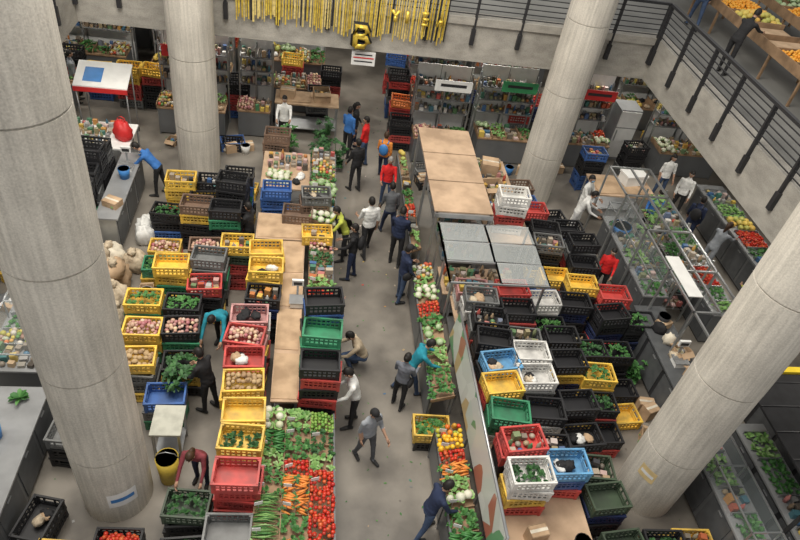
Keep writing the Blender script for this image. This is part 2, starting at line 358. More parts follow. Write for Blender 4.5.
# ---------------------------------------------------------------- furniture
def table(name,x0,x1,y0,y1,z,top=WOOD,leg=STEEL,shelf=True,th=.04):
    mb=MB();mb.bb(x0,x1,y0,y1,z-th,z,top)
    for x in(x0+.04,x1-.04):
        n=max(2,int((y1-y0)/1.2)+1)
        for i in range(n):
            yy=y0+.04+(y1-y0-.08)*i/(n-1);mb.bb(x-.02,x+.02,yy-.02,yy+.02,0,z-th,leg)
    if shelf: mb.bb(x0+.03,x1-.03,y0+.03,y1-.03,.2,.22,leg)
    return mb
def scale_(x,y,z):
    mb=MB();mb.bb(x-.13,x+.13,y-.12,y+.12,z,z+.09,WHITE);mb.bb(x-.15,x+.15,y-.13,y+.13,z+.11,z+.125,STEEL);mb.bb(x-.02,x+.02,y-.02,y+.02,z+.08,z+.12,STEEL);mb.bb(x-.02,x+.02,y+.13,y+.16,z,z+.42,STEEL);mb.bb(x-.11,x+.11,y+.12,y+.17,z+.36,z+.5,WHITE);mb.bb(x-.08,x+.08,y+.112,y+.12,z+.39,z+.46,DSTEEL);mb.build("weighing_scale")
def counter(name,x0,x1,y0,y1,z,body=GREYP,top=GREYT,glass=0,fk=None,side=1):
    mb=MB();mb.bb(x0+.05,x1-.05,y0+.03,y1-.03,.08,z-.04,body);mb.bb(x0,x1,y0,y1,z-.04,z,top)
    mb.bb(x0+.1,x1-.1,y0+.08,y1-.08,0,.08,DSTEEL)
    n=max(1,int((y1-y0)/.7))
    for i in range(n):
        yy=y0+.03+(y1-y0-.06)*(i+.5)/n;w=(y1-y0-.06)/n*.88
        for xx in(x0+.045,x1-.045):
            mb.box((xx,yy,z*.5),(.02,w,z-.25),PANEL);mb.box((xx,yy,z*.82),(.05,.12,.02),STEEL)
    if glass:
        h=glass
        for yy in np.linspace(y0+.03,y1-.03,max(2,int((y1-y0)/1.1)+1)):
            for xx in(x0+.03,x1-.03): mb.bb(xx-.012,xx+.012,yy-.012,yy+.012,z,z+h,STEEL)
            mb.bb(x0+.03,x1-.03,yy-.012,yy+.012,z+h-.02,z+h,STEEL)
        for xx in(x0+.03,x1-.03):
            mb.bb(xx-.014,xx+.014,y0,y1,z+h-.02,z+h,STEEL);mb.bb(xx-.003,xx+.003,y0+.03,y1-.03,z,z+h-.02,GLASS2)
        mb.add([(x0+.03,y0,z+h+.002),(x1-.03,y0,z+h+.002),(x1-.03,y1,z+h+.002),(x0+.03,y1,z+h+.002)],[(0,1,2,3)],GLASS2)
    if fk:
        yy=y0+.06;i=0
        while yy<y1-.3:
            w=U(.35,.7);w=min(w,y1-.06-yy)
            fill(mb,fk[i%len(fk)],x0+.08,x1-.08,yy,yy+w-.03,z,.05);mb.bb(x0+.06,x1-.06,yy+w-.03,yy+w-.015,z,z+.08,STEEL);yy+=w;i+=1
    return mb.build(name)
def bed(name,x0,x1,y0,y1,z0,z1,items,front=None):
    mb=MB();zl=min(z0,z1);n=max(2,int((y1-y0)/1.2)+1)
    V=[(x0,y0,z0-.03),(x1,y0,z1-.03),(x1,y1,z1-.03),(x0,y1,z0-.03),(x0,y0,z0),(x1,y0,z1),(x1,y1,z1),(x0,y1,z0)];mb.add(V,BF,WOOD)
    for i in range(n):
        yy=y0+.04+(y1-y0-.08)*i/(n-1)
        mb.bb(x0,x0+.04,yy-.02,yy+.02,0,z0-.03,STEEL);mb.bb(x1-.04,x1,yy-.02,yy+.02,0,z1-.03,STEEL)
    xs=x0 if z0<z1 else x1-.03
    mb.bb(xs,xs+.03,y0,y1,.15,zl+.07,front or GREYP)
    nc0=max(len(k) for _,k in items)
    for c in range(nc0):
        yy=y0;its=[(f*U(.7,1.35),ks[c]) for f,ks in items if len(ks)>c];tt=sum(f for f,_ in its)
        a=x0+(x1-x0)*c/nc0;b=x0+(x1-x0)*(c+1)/nc0;za=z0+(z1-z0)*c/nc0;zb=z0+(z1-z0)*(c+1)/nc0
        if c: mb.add([(a-.006,y0,za),(a+.006,y0,za),(a+.006,y1,za),(a-.006,y1,za),(a-.006,y0,za+.06),(a+.006,y0,za+.06),(a+.006,y1,za+.06),(a-.006,y1,za+.06)],BF,WOOD)
        for f,k in its:
            h=(y1-y0)*f/tt
            fill(mb,k,a+.0,b-.01,yy-.005,yy+h+.005,za+.01,U(.08,.17),zb+.01)
            mb.add([(a,yy-.006,za),(b,yy-.006,zb),(b,yy+.006,zb),(a,yy+.006,za),(a,yy-.006,za+.06),(b,yy-.006,zb+.06),(b,yy+.006,zb+.06),(a,yy+.006,za+.06)],BF,WOOD)
            if rnd()<.5:
                mb.tube([(a+.08,yy+.04,za),(a+.08,yy+.04,za+.24)],[.005,.005],STEEL,4);mb.box((a+.08,yy+.035,za+.27),(.12,.006,.08),PAPER,U(-20,20));
            yy+=h
    return mb.build(name)
bed("produce_display",-.48,.72,3.9,6.55,.92,.78,[(1,["lettuce","carrot","leaf"]),(.8,["scallion","leaf","tomato"]),(.8,["scallion","carrot","tomato"]),(.7,["leaf","carrot","tomato"]),(.7,["leaf","tomato","lettuce"]),(.7,["lettuce","leaf","dark_leaf"]),(.8,["cucumber","leaf","dark_leaf"]),(.9,["cauliflower","lettuce","lime"])])
mb=table("t",-.36,.1,6.7,10.9,.95,PLY);
for i,yy in enumerate((6.75,7.85,8.9,9.9)): mb.box((-.13,yy+.5,.957),(.42,U(.9,1.02),.012),CARD,U(-2,2))
mb.build("cardboard_covered_table")
mb=table("t",-.95,.12,10.95,11.85,.95,PLY);mb.box((-.42,11.4,.957),(1.0,.8,.012),CARD,2);mb.build("cardboard_covered_table")
bed("produce_display",.2,.72,8.4,11.4,.95,.82,[(1,["leaf"]),(.6,["tomato"]),(.7,["lettuce"]),(.8,["packs"]),(.8,["dark_leaf"]),(.6,["onion"]),(.8,["packs"])])
bed("produce_display",.2,.8,11.6,14.6,.98,.82,[(1,["cauliflower"]),(.7,["packs"]),(.7,["cabbage"]),(.7,["leaf"]),(.8,["mixed"]),(.8,["packs"])])
mb=table("t",-1.0,.15,12.9,14.5,.9,PLY);fill(mb,"cauliflower",-.9,-.3,13.0,13.6,.9);fill(mb,"bags",-.3,.1,13,13.6,.9);fill(mb,"packs",-.9,.1,13.7,14.4,.9);mb.build("vegetable_table")
for x,y,z,t,fk,un in[(-.72,5.1,1.45,["red","red"],None,["yellow","red"]),(-.72,5.64,1.5,["yellow"],None,["yellow"]),(-.72,6.15,1.5,["yellow"],None,["yellow","black"]),(-.80,6.7,1.5,["yellow"],"potato",["black","yellow"]),(-.81,7.22,1.5,["red","black"],"bags",["red","black"]),(-.84,7.72,1.5,["red","pink"],"onion",["red","yellow"]),(-.8,8.22,1.5,["pink","white","red"],"bags",["red","black"]),
  (.44,6.95,1.75,["black","red","black","red","black","red"],None,None),(.44,7.45,2.0,["green","green","black","green"],None,None),(.44,7.95,2.2,["black","blue","black"],None,None)]:
    S(x,y,z,t,fk,un)
S(-.66,9.0,1.25,["black"],None,["black","navy"]);S(-.64,9.5,1.5,["yellow","yellow","yellow"],None,["yellow","black"]);S(-.64,10.05,1.55,["yellow","yellow"],None,["yellow","blue"])
S(.34,11.0,1.25,"yellow",None,["yellow"],.95);S(.3,12.1,1.5,["gray","brown"],None,["brown","gray"],.95);S(-.6,12.5,1.3,["blue","blue"],None,["blue","navy"])
S(-.72,14.9,1.3,["brown"],None,["brown"]);S(-.1,11.7,1.25,"brown",None,None,.95)
for x,y,z,t,fk in[(-2.12,6.97,.75,"blue",None),(-1.95,7.72,.75,"black","dark_leaf"),(-2.66,7.55,.9,"yellow","potato"),(-2.72,8.28,.9,"yellow","onion"),(-2.82,9.0,.9,"yellow","leaf"),(-2.05,8.32,.9,"black","onion"),(-2.12,8.9,.9,"black","leaf"),
  (-2.42,9.78,1.25,["yellow","yellow"],None),(-1.75,10.02,1.3,["gray","gray"],None),(-1.78,9.48,1.0,["red","black"],None),(-1.25,10.5,1.3,["yellow","olive"],None),(-1.92,10.6,1.0,"brown","onion"),(-1.6,11.3,1.5,["black"],None),(-1.5,12.0,1.75,["black","black"],None),(-1.45,12.6,1.5,["black","blue"],None),(-2.28,11.75,1.2,["brown","yellow"],None),(-2.75,12.65,1.3,["yellow","yellow"],None),(-2.98,12.05,.8,"black","dark_leaf"),(-2.9,10.5,.55,"green","leaf"),(-2.85,11.1,.55,"yellow","onion"),(-3.42,7.6,.5,"black","cucumber"),(-2.15,12.25,1.0,["black","blue"],None),(-2.1,13.0,1.0,["black"],None)]:
    S(x,y,z,t,fk)
S(-2.35,4.55,.6,"black","tomato");S(-1.45,5.0,.8,"olive","dark_leaf",["black"]);S(-.78,4.5,.95,"gray",None,["gray","black"]);S(-1.45,4.4,.55,"black","leaf",["black"]);S(-3.1,4.35,.5,"yellow",None,["yellow"])
S(-3.52,4.95,.5,"black","bags",["black"],rot=85);S(-3.5,6.35,.75,["gray","black"],None,["black"],rot=88);S(-3.5,7.05,.5,"black","packs",["black"],rot=80)
# ---- right displays
bed("produce_display",2.42,2.84,3.6,6.3,.75,.90,[(1,["lettuce"]),(.5,["cucumber"]),(.6,["leaf"]),(.6,["cauliflower"]),(.5,["lettuce"]),(.5,["carrot"]),(.5,["tomato"]),(.4,["pepper_yellow"]),(.4,["pepper_mix"])])
bed("produce_display",2.42,2.84,6.9,10.4,.75,.90,[(.5,["leaf"]),(.6,["leaf"]),(.9,["lettuce"]),(.7,["cabbage"]),(.6,["leaf"]),(.5,["tomato"]),(.6,["cauliflower"]),(.6,["lettuce"]),(.6,["mixed"])])
bed("produce_display",2.45,2.68,11.0,15.0,.75,.85,[(.7,["lettuce"]),(.6,["packs"]),(.6,["tomato"]),(.6,["leaf"]),(.6,["packs"]),(.6,["lettuce"]),(.6,["papaya"])])
S(2.48,6.6,.6,"yellow","leaf")
m,nt,b=_new("printed_banner");tc=nt.nodes.new("ShaderNodeTexCoord");v=nt.nodes.new("ShaderNodeTexVoronoi");v.inputs["Scale"].default_value=3.4
r=nt.nodes.new("ShaderNodeValToRGB");r.color_ramp.interpolation="CONSTANT";e=r.color_ramp.elements
for pos,c in((.0,(.50,.51,.48)),(.42,(.13,.28,.15)),(.55,(.56,.57,.54)),(.74,(.45,.34,.18)),(.82,(.45,.5,.46)),(.92,(.36,.13,.09))):
    if pos==0: e[0].color=list(c)+[1]
    elif pos==.92: e[-1].position=.92;e[-1].color=list(c)+[1]
    else: q=e.new(pos);q.color=list(c)+[1]
nt.links.new(tc.outputs["Object"],v.inputs["Vector"]);sp=nt.nodes.new("ShaderNodeSeparateColor");nt.links.new(v.outputs["Color"],sp.inputs[0]);nt.links.new(sp.outputs[0],r.inputs[0]);nt.links.new(r.outputs[0],b.inputs["Base Color"]);b.inputs["Roughness"].default_value=.3
BANNER=m
mb=MB();y0,y1=4.0,8.3
mb.add([(2.92,y0,.95),(2.99,y0,1.6),(2.99,y1,1.6),(2.92,y1,.95),(2.94,y0,.95),(3.01,y0,1.6),(3.01,y1,1.6),(2.94,y1,.95)],BF,BANNER)
for yy in np.linspace(y0,y1,5): mb.tube([(2.96,yy,0),(3.02,yy,1.64)],[.02,.02],STEEL,6)
mb.tube([(3.01,y0,1.63),(3.01,y1,1.63)],[.025,.025],STEEL,6);mb.build("printed_partition_board")
mb=table("t",3.15,4.65,3.6,9.6,.8,PLY);mb.build("wooden_stall_table")
for x,y,n,t,fk in[(3.56,4.95,4,["white","white","yellow","red"],None),(3.56,5.5,4,["red","red","black"],None),(4.26,5.25,3,["cyan","blue","red"],None),(3.55,6.2,3,["green","green","white"],None),(3.55,6.75,3,["yellow","red"],None),(3.6,7.25,3,["cyan","black"],"bags"),(4.22,6.95,3,["white","gray"],None),(4.25,7.5,3,["white","black"],None),(3.6,7.8,3,["black","black"],None),(4.28,8.05,2,["gray","black"],"packs"),(3.6,8.35,3,["black","gray"],None),(3.55,8.88,3,["gray","white"],"bags"),(4.25,8.6,3,["black","red"],None),(4.22,9.15,3,["red","white"],None),(3.5,9.38,2,["pink"],"packs"),(4.3,6.4,2,["black"],None),(4.35,5.85,1,["black"],"packs")]:
    un=["black","red","blue","white","gray","black"];cols=[random.choice(un) for _ in range(n)]
    for i,c in enumerate(t[:n]): cols[n-1-i]=c
    stack(x,y,cols,fk,.8,jit=9)
heap(3.25,4.6,3.8,4.6,.8,6)
for x,y,z,t,fk in[(5.0,5.5,1.1,["olive","black"],None),(5.05,4.95,.9,["olive"],None),(5.0,6.1,1.1,"black",None),(5.0,6.65,1.2,["black","black"],None),(5.2,4.3,.8,["olive","black"],None),(5.7,7.5,.9,"yellow","leaf"),(5.75,8.1,.9,"black","dark_leaf"),(5.05,7.6,1.2,["black","yellow"],None),(5.1,8.2,1.2,["black","gray"],None),(5.0,9.2,1.2,["white","white"],None),(5.05,8.7,.9,"black","leaf"),(5.68,6.98,.75,"black","dark_leaf"),(6.35,7.1,.3,"yellow",None),(5.66,6.48,.5,"black",None),(5.75,8.7,.55,"black","packs"),(5.65,9.2,1.2,["black"],None),
  (5.5,11.3,1.6,["black","black"],None),(5.45,10.8,1.4,["gray","black"],None),(6.25,11.7,1.2,["black"],None),(5.6,10.25,1.0,["yellow","yellow"],None),(6.0,9.75,1.3,["yellow","black"],None),(6.65,9.45,1.3,["red","red","black"],None),(7.1,8.95,.9,"black","leaf"),(6.4,8.9,1.3,["black"],None),(5.3,9.75,.8,"blue",None),(6.45,8.3,.75,"black","leaf"),(6.5,7.7,.3,"black",None),(5.4,12.0,1.4,["red","black"],None),(5.35,12.6,1.2,["blue","blue"],None),(5.4,13.3,1.2,["brown","black"],None),(6.1,12.4,1.1,["black","black"],None),(6.3,10.9,1.4,["black","gray"],None),(6.27,10.4,1.2,["black"],None),(5.9,4.3,.8,"black",None),(6.55,4.4,.5,"yellow","packs"),(6.6,3.9,.5,"black","packs")]:
    S(x,y,z,t,fk,["black","black","red","yellow","navy","black"])
mb=MB()
for x in(2.75,3.9):
    for yy in(10.6,12.2,13.9): mb.bb(x-.03,x+.03,yy-.03,yy+.03,0,2.2,STEEL)
for i in range(3): mb.box((3.32,11.15+i*1.12,2.22+.01*i),(1.25,1.1,.03),PLY,U(-1,1))
mb.bb(2.7,3.95,10.55,10.6,2.1,2.2,STEEL);mb.bb(2.7,3.95,13.95,14,2.1,2.2,STEEL);mb.bb(2.72,2.76,10.6,14,2.1,2.2,STEEL);mb.bb(3.9,3.94,10.6,14,2.1,2.2,STEEL)
for z in(.8,1.4): mb.bb(3.1,3.9,10.7,13.9,z,z+.03,STEEL)
fill(mb,"packs",3.12,3.88,10.8,13.8,.83);fill(mb,"packs",3.12,3.88,10.8,13.8,1.43)
mb.build("market_kiosk")
mb=MB()
for x in(2.8,3.8,4.75):
    for yy in(8.9,9.75,10.5):
        mb.bb(x-.015,x+.015,8.7,10.5,1.98,2.02,STEEL)
        if x!=3.8: mb.bb(x-.02+.1*(x<3),x+.02+.1*(x<3),yy-.02,yy+.02,0,2.0,STEEL)
for yy in np.linspace(8.7,10.5,4): mb.bb(2.8,4.75,yy-.015,yy+.015,1.98,2.02,STEEL)
for i in range(2):
    for j in range(3):
        if (i,j)!=(0,0): mb.box((2.8+.49+i*.98,9.0+j*.6,2.03),(.93,.56,.008),GLASS,U(-2,2))
mb.build("clear_panel_canopy")
mb=table("t",3.0,4.65,9.65,10.5,.8,PLY);fill(mb,"packs",3.05,4.6,9.7,10.45,.8);mb.build("goods_table")
stack(4.45,11.1,["white","red","white","white"],None,1.5);
mb=table("t",4.0,5.0,10.6,13.9,1.5,PLY);fill(mb,"packs",4.1,4.9,11.6,13.8,1.5);carton(mb,4.4,12.4,1.5,.5,.4,.3,10);carton(mb,4.5,13.3,1.5,.4,.4,.35,-10,False);mb.build("storage_rack")
# ---- left counters
counter("stall_counter",-4.75,-3.85,3.2,6.9,.95);counter("stall_counter",-4.3,-3.82,11.3,13.9,.95,body=STEEL)
counter("glass_display_counter",-5.0,-3.95,7.2,9.6,.95,glass=.4,fk=["packs","mixed","leaf"])
counter("wall_counter",-6.9,-6.1,3.2,13.5,.95,fk=["packs","mixed","leaf","packs"])
mb=MB()
for x,y,z,r in[(-4.35,10.0,0,(.36,.3,.42)),(-3.75,10.35,0,(.36,.3,.38)),(-3.6,9.75,0,(.3,.27,.34)),(-4.0,10.9,0,(.34,.28,.36)),(-4.1,10.3,.55,(.34,.26,.24)),(-3.7,10.1,.5,(.3,.24,.2)),(-4.55,10.7,0,(.3,.3,.5)),(-3.45,10.85,0,(.25,.22,.3)),(-4.4,10.2,.6,(.3,.24,.24)),(-3.5,9.2,0,(.26,.24,.3))]:
    mb.lump((x,y,z),r,random.choice((SACK,SACK,SACK,CARD,CREAM)),.1)
    mb.lump((x+U(-.1,.1),y+U(-.05,.05),z+r[2]*1.45),(.1,.08,.1),SACK,.2)
mb.build("burlap_sack_pile")
mb=MB()
for x,y,r in[(-3.45,11.75,(.2,.2,.28)),(-3.45,12.3,(.2,.17,.22)),(-3.5,12.0,(.18,.18,.3))]: mb.lump((x,y,0),r,WBAG,.14)
mb.build("plastic_bag_pile")
mb=MB();mb.lump((-4.2,5.0,.95),(.24,.2,.18),WBAG);clump(mb,(-4.2,5.05,1.15),.2,P["leaf"],14,1);mb.build("shopping_bag")
mb=MB();mb.lump((-4.4,14.5,.95),(.26,.2,.3),REDP,.1);mb.tube([(-4.5,14.5,1.3),(-4.48,14.5,1.5),(-4.4,14.5,1.55),(-4.32,14.5,1.5),(-4.3,14.5,1.3)],[.012]*5,REDP,5);mb.build("red_bag")
S(-4.72,11.75,1.5,["black","black"]);S(-4.72,12.3,1.6,["black","black"],None,["black","gray"]);S(-4.72,12.85,1.75,["black","black"],None,["black"]);S(-4.74,13.4,1.6,["black","gray"],None,["black"]);S(-5.5,12.2,1.5,["black","black"])
mb=table("t",-5.9,-4.2,14.0,15.2,.95,WHITE);fill(mb,"packs",-5.8,-4.7,14.1,15.1,.95);mb.build("white_table")
mb=MB()
mb.add([(-5.8,15.7,1.6),(-4.5,15.7,1.6),(-4.5,16.5,1.9),(-5.8,16.5,1.9),(-5.8,15.7,1.63),(-4.5,15.7,1.63),(-4.5,16.5,1.93),(-5.8,16.5,1.93)],BF,WHITE)
mb.add([(-5.6,15.85,1.69),(-5.15,15.85,1.69),(-5.15,16.3,1.859),(-5.6,16.3,1.859)],[(0,1,2,3)],BLUEP)
for x in(-5.75,-4.55):
    mb.tube([(x,15.75,0),(x,15.75,1.6)],[.02,.02],STEEL,6);mb.tube([(x,16.45,0),(x,16.45,1.88)],[.02,.02],STEEL,6)
mb.bb(-5.8,-4.5,15.68,15.7,1.48,1.6,REDP);mb.build("red_white_stall_canopy")
mb=table("t",-2.2,-1.72,6.12,6.7,.8,mat("desk_pale",(.42,.42,.36),.6));mb.build("small_desk")
def bucket(x,y,z,r,h,m,name="bucket"):
    mb=MB();mb.tube([(x,y,z),(x,y,z+h),(x,y,z+h),(x,y,z+.03)],[r*.8,r,r*.92,r*.72],m,20);mb.tube([(x-r,y,z+h),(x-r*.7,y,z+h+.1),(x,y,z+h+.15),(x+r*.7,y,z+h+.1),(x+r,y,z+h)],[.008]*5,STEEL,5);mb.build(name)
bucket(-1.9,5.85,0,.18,.6,mat("bucket_yellow",(.55,.40,.06),.5),"yellow_bin");bucket(7.75,12.0,.95,.24,.18,BLUEP,"blue_tub")
def bush(x,y,z,r,h,k="dark_leaf",name="herb_bunch",n=26):
    mb=MB()
    for i in range(n):
        a=U(0,6.3);q=r*math.sqrt(rnd())*.6;zz=U(.1,1)*h
        mb.tube([(x,y,z),(x+q*math.cos(a)*.5,y+q*math.sin(a)*.5,z+zz*.6),(x+q*math.cos(a),y+q*math.sin(a),z+zz)],[.008,.006,.004],P["leaf"],4)
        clump(mb,(x+q*math.cos(a),y+q*math.sin(a),z+zz),r*.36,P[k],8,.6)
    mb.build(name)
bush(-1.98,7.3,.5,.32,.5);bush(.35,15.2,.0,.42,.9);bush(-.45,15.7,.0,.42,1.0,"leaf");bush(.85,15.3,0,.4,.8);bush(.5,16.3,.0,.4,.9)
bush(6.85,10.2,.0,.3,.5,"leaf");bush(7.0,8.2,.0,.3,.5,"leaf")
# ---- goods piles between the stalls
for a in[(-3.4,-2.95,7.9,9.2,0),(-2.3,-1.1,13.5,14.0,0),(-2.9,-1.2,15.5,16.2,0),(4.6,5.3,13.8,14.9,0),(6.15,6.9,9.9,10.3,0),(-1.9,-1.2,13.0,13.5,0),(7.9,8.9,7.0,8.4,0),(3.0,4.8,14.4,15.6,0),(-5.9,-5.2,7.4,11,0),(9.8,10.6,5,8,0),(6.5,7.0,6.5,6.85,0),(7.2,8.0,15.9,16.2,0),(-3.2,-2.9,9.4,10.2,0),(7.6,7.95,3.2,6.5,0),(6.9,7.1,7.0,8.0,0)]:
    heap(*a,dens=7)
heap(7.2,7.8,6.9,9.3,.95,6,"market_goods_pile",.3);heap(-4.6,-4.0,5.6,6.8,.95,5,"market_goods_pile",.3);heap(-4.7,-4.1,3.4,4.1,.95,5,"market_goods_pile",.3);heap(-4.25,-3.85,11.5,13.0,.95,5,"market_goods_pile",.3)
scale_(-4.05,13.2,.95);scale_(.0,9.0,.97);scale_(7.5,7.8,.95);scale_(-4.3,4.4,.95)
mb=MB()
for i in range(260):
    x=U(.9,2.3);y=U(4,19);
    if rnd()<.4: x=U(-3.9,-3.0) if rnd()<.5 else U(5.9,7.0)
    if rnd()<.7: leaf(mb,(x,y,.004),(U(-1,1),U(-1,1),.05),U(.02,.06),U(.015,.03),P["leaf"],.0)
    else: mb.box((x,y,.003),(U(.02,.06),U(.02,.05),.004),P["packs"],U(0,90))
mb.build("floor_litter")
# ---- right side
counter("glass_display_counter",6.98,7.55,3.0,6.5,.95,glass=.35,fk=["packs","tomato","leaf","packs","lettuce","onion"])
counter("produce_counter",8.0,8.6,3.0,6.4,.95,body=DSTEEL,fk=["lettuce","packs","mixed","packs","leaf"])
counter("stall_counter",7.15,7.85,6.8,9.4,.95,body=DSTEEL,top=PANEL)
counter("glass_display_counter",7.5,8.1,9.7,12.6,.95,glass=.45,fk=["leaf","packs","lettuce","packs"])
mb=MB()
for yy in(6.9,8.1,9.3,10.6,11.9,13.1):
    for x in(7.45,8.5): mb.bb(x-.02,x+.02,yy-.02,yy+.02,0,2.1,STEEL)
    mb.bb(7.45,8.5,yy-.02,yy+.02,2.06,2.1,STEEL)
for x in(7.45,8.0,8.5): mb.bb(x-.02,x+.02,6.9,13.1,2.06,2.1,STEEL)
mb.bb(7.5,7.8,8.5,9.7,2.1,2.12,WHITE)
mb.build("stall_frame")
mb=MB()
for x in(8.3,8.8):
    for yy in(9.9,11.2,12.5): mb.bb(x-.018,x+.018,yy-.018,yy+.018,0,1.9,STEEL)
for z in(.4,.85,1.3,1.75):
    for k in range(26): mb.bb(8.3,8.8,9.9+k*.104,9.906+k*.104,z,z+.01,STEEL)
    for x in(8.3,8.55,8.8): mb.bb(x-.008,x+.008,9.9,12.5,z-.005,z+.012,STEEL)
    for j,k in enumerate(("packs","leaf","packs","lettuce")): fill(mb,k,8.33,8.77,9.95+j*.64,10.5+j*.64,z+.012)
mb.build("wire_shelving_rack")
mb=table("t",7.7,9.4,13.6,14.6,.9,PLY);mb.box((8.4,14.1,.91),(1.3,.8,.015),CARD,4);mb.build("wooden_packing_table")
mb=MB();mb.box((8.9,14.3,1.05),(.62,.4,.26),WHITE,12);mb.box((8.9,14.3,1.2),(.66,.44,.05),WHITE,12);mb.build("styrofoam_box")
mb=MB();mb.bb(9.3,10.0,17.0,17.7,0,1.7,GREYT);mb.bb(9.33,9.97,16.97,17.0,.1,1.1,WHITE);mb.bb(9.33,9.97,16.97,17.0,1.14,1.66,WHITE);mb.bb(9.36,9.38,16.93,16.97,.7,1.05,STEEL);mb.build("refrigerator")
mb=MB();mb.bb(7.62,10.4,4.2,6.6,2.1,2.14,BLACKC)
for x in(7.68,10.35):
    for yy in(4.25,6.58): mb.bb(x-.025,x+.025,yy-.025,yy+.025,0,2.1,DSTEEL)
for k in range(5): mb.bb(7.62,10.4,4.4+k*.5,4.42+k*.5,2.14,2.155,DSTEEL)
mb.bb(7.9,10.4,6.6,6.72,2.02,2.2,YELP);mb.build("black_stall_awning")
counter("back_counter",9.0,9.7,2.8,8.5,.95,body=DSTEEL,fk=["packs","mixed"])
counter("produce_counter",8.95,9.6,9.2,11.9,.95,fk=["lettuce","leaf","tomato","packs","cabbage"])
counter("produce_counter",10.9,11.7,9.0,14.4,.95,fk=["leaf","tomato","papaya","lettuce","packs"])
# ---- rear stalls under the balcony
def xstall(name,x0,x1,y0,y1,kinds,shelf=True,body=GREYP):
    mb=MB();mb.bb(x0,x1,y0,y1,.78,.82,WOOD);mb.bb(x0+.03,x1-.03,y0+.02,y0+.05,.05,.78,body);mb.bb(x0+.02,x0+.05,y0,y1,0,.78,body);mb.bb(x1-.05,x1-.02,y0,y1,0,.78,body)
    n=max(1,int((x1-x0)/.42))
    for i in range(n):
        a=x0+(x1-x0)*i/n;b=x0+(x1-x0)*(i+1)/n
        if rnd()<.5: fill(mb,random.choice(kinds),a+.02,b-.02,y0+.03,y1-.03,.82,.16)
        else:
            ym=(y0+y1)/2;fill(mb,random.choice(kinds),a+.02,b-.02,y0+.03,ym,.82,.12);fill(mb,random.choice(kinds),a+.02,b-.02,ym,y1-.03,.82,.2)
        mb.bb(a-.008,a+.008,y0,y1,.82,.93,WOOD)
    if shelf:
        for z in(1.2,1.6,2.0):
            mb.bb(x0,x1,y1+.1,y1+.5,z,z+.025,GREYT);fill(mb,"packs",x0+.03,x1-.03,y1+.13,y1+.47,z+.025)
        for x in(x0,(x0+x1)/2,x1):
            mb.bb(x-.02,x+.02,y1+.1,y1+.14,0,2.3,STEEL);mb.bb(x-.02,x+.02,y1+.46,y1+.5,0,2.3,STEEL)
        mb.bb(x0,x1,y1+.5,y1+.52,.1,2.5,WHITE)
    mb.build(name)
K1=["lettuce","leaf","dark_leaf","tomato","mixed","packs","packs","papaya","cabbage","onion","potato","bags","cauliflower"]
for a in[(-4.0,-2.2,16.4,17.2),(-1.9,-1.0,16.6,17.3),(-1.9,.4,18.2,19),(-1.9,.5,20,20.9),(-4.6,-2.3,18.6,19.4),(-4.6,-2.3,20.6,21.4),(-8.2,-6.4,16.8,17.5),(-8.2,-5.4,19.2,20),(-8.5,-5.2,21.6,22.4),
  (3.0,4.6,15.9,16.6),(4.9,6.6,16.2,16.9),(3.2,5.0,18.9,19.7),(5.4,7.6,19.2,20),(3.2,5.2,21.2,22),(5.6,8.4,21.6,22.4),(7.2,9.0,16.3,17.0),(8.4,10.4,18.8,19.6),(10.6,12.6,16.2,17),(10.6,13,19,19.8)]:
    xstall("market_stall",*a,K1,shelf=(rnd()<.75))
for x,y,z,t in[(4.1,17.9,1.3,"green"),(4.1,17.4,1.1,"green"),(3.4,18.1,1.2,"brown"),(5.0,18.1,1.3,"navy"),(5.7,17.9,1.3,["black","yellow"]),(6.4,17.6,1.3,["red","red"]),(7.1,18.3,1.2,["red"]),(7.6,17.9,1.0,"black"),(2.75,17.4,1.2,["orange","red"]),(-5.9,18.2,.9,["yellow","yellow"]),(-5.0,17.9,1.2,["yellow","yellow"]),(-4.3,17.9,1.2,["yellow","red"]),(.7,19.4,1,"black"),(2.8,20.2,1.2,"blue"),(8.1,15.3,1.2,["blue","black"]),(8.5,17.9,1.4,["green","green"]),(9.0,18.4,1.4,["green","teal"]),(.3,18.0,1.1,"black"),(-.5,19.5,1.2,"yellow"),(-3.2,18.2,1.3,"black"),(2.75,18.6,1.4,"black"),(6.9,17.75,1.0,"navy"),(9.8,16.3,1.,"black"),(3.3,17.4,1.2,"black"),(2.7,16.7,1.0,"black"),(-2.0,17.8,1.2,"black"),(-6.7,18.6,1.2,"black")]:
    S(x,y,z,t,None,["black","red","black","blue","gray"])
for a in[(-3.9,-2.95,15.6,16.2),(-1.8,.2,19.2,19.8),(5.0,7,20.3,21.2),(-7.8,-6.3,18,18.4),(-1.8,-.9,17.5,18.0),(10.4,12.5,17.6,18.6),(4.7,6.8,15.5,16.0)]: heap(*a,dens=6)
mb=table("t",-.9,.9,16.9,17.7,1.0,CARD);mb.box((-.3,17.3,1.02),(.8,.6,.02),CARD,5);carton(mb,.4,17.3,1.0,.45,.4,.3,8);carton(mb,-.55,17.3,1.02,.4,.3,.25,-8,False);mb.build("cardboard_covered_table")
for i,(x,yy) in enumerate(((-3.2,16.3),(-.9,18.1),(3.8,15.8),(5.7,16.1),(8.0,16.1),(4.1,18.8),(6.5,19.1),(-7.2,16.7))):
    mb=MB();mb.box((x,yy,2.5),(1.0,.03,.3),random.choice((WHITE,GREEN_T,WHITE,REDP,WHITE)));mb.tube([(x-.4,yy,2.65),(x-.4,yy,4.25)],[.006,.006],DSTEEL,4);mb.tube([(x+.4,yy,2.65),(x+.4,yy,4.25)],[.006,.006],DSTEEL,4);mb.box((x,yy-.018,2.52),(.7,.005,.08),DSTEEL);mb.build("hanging_price_board")
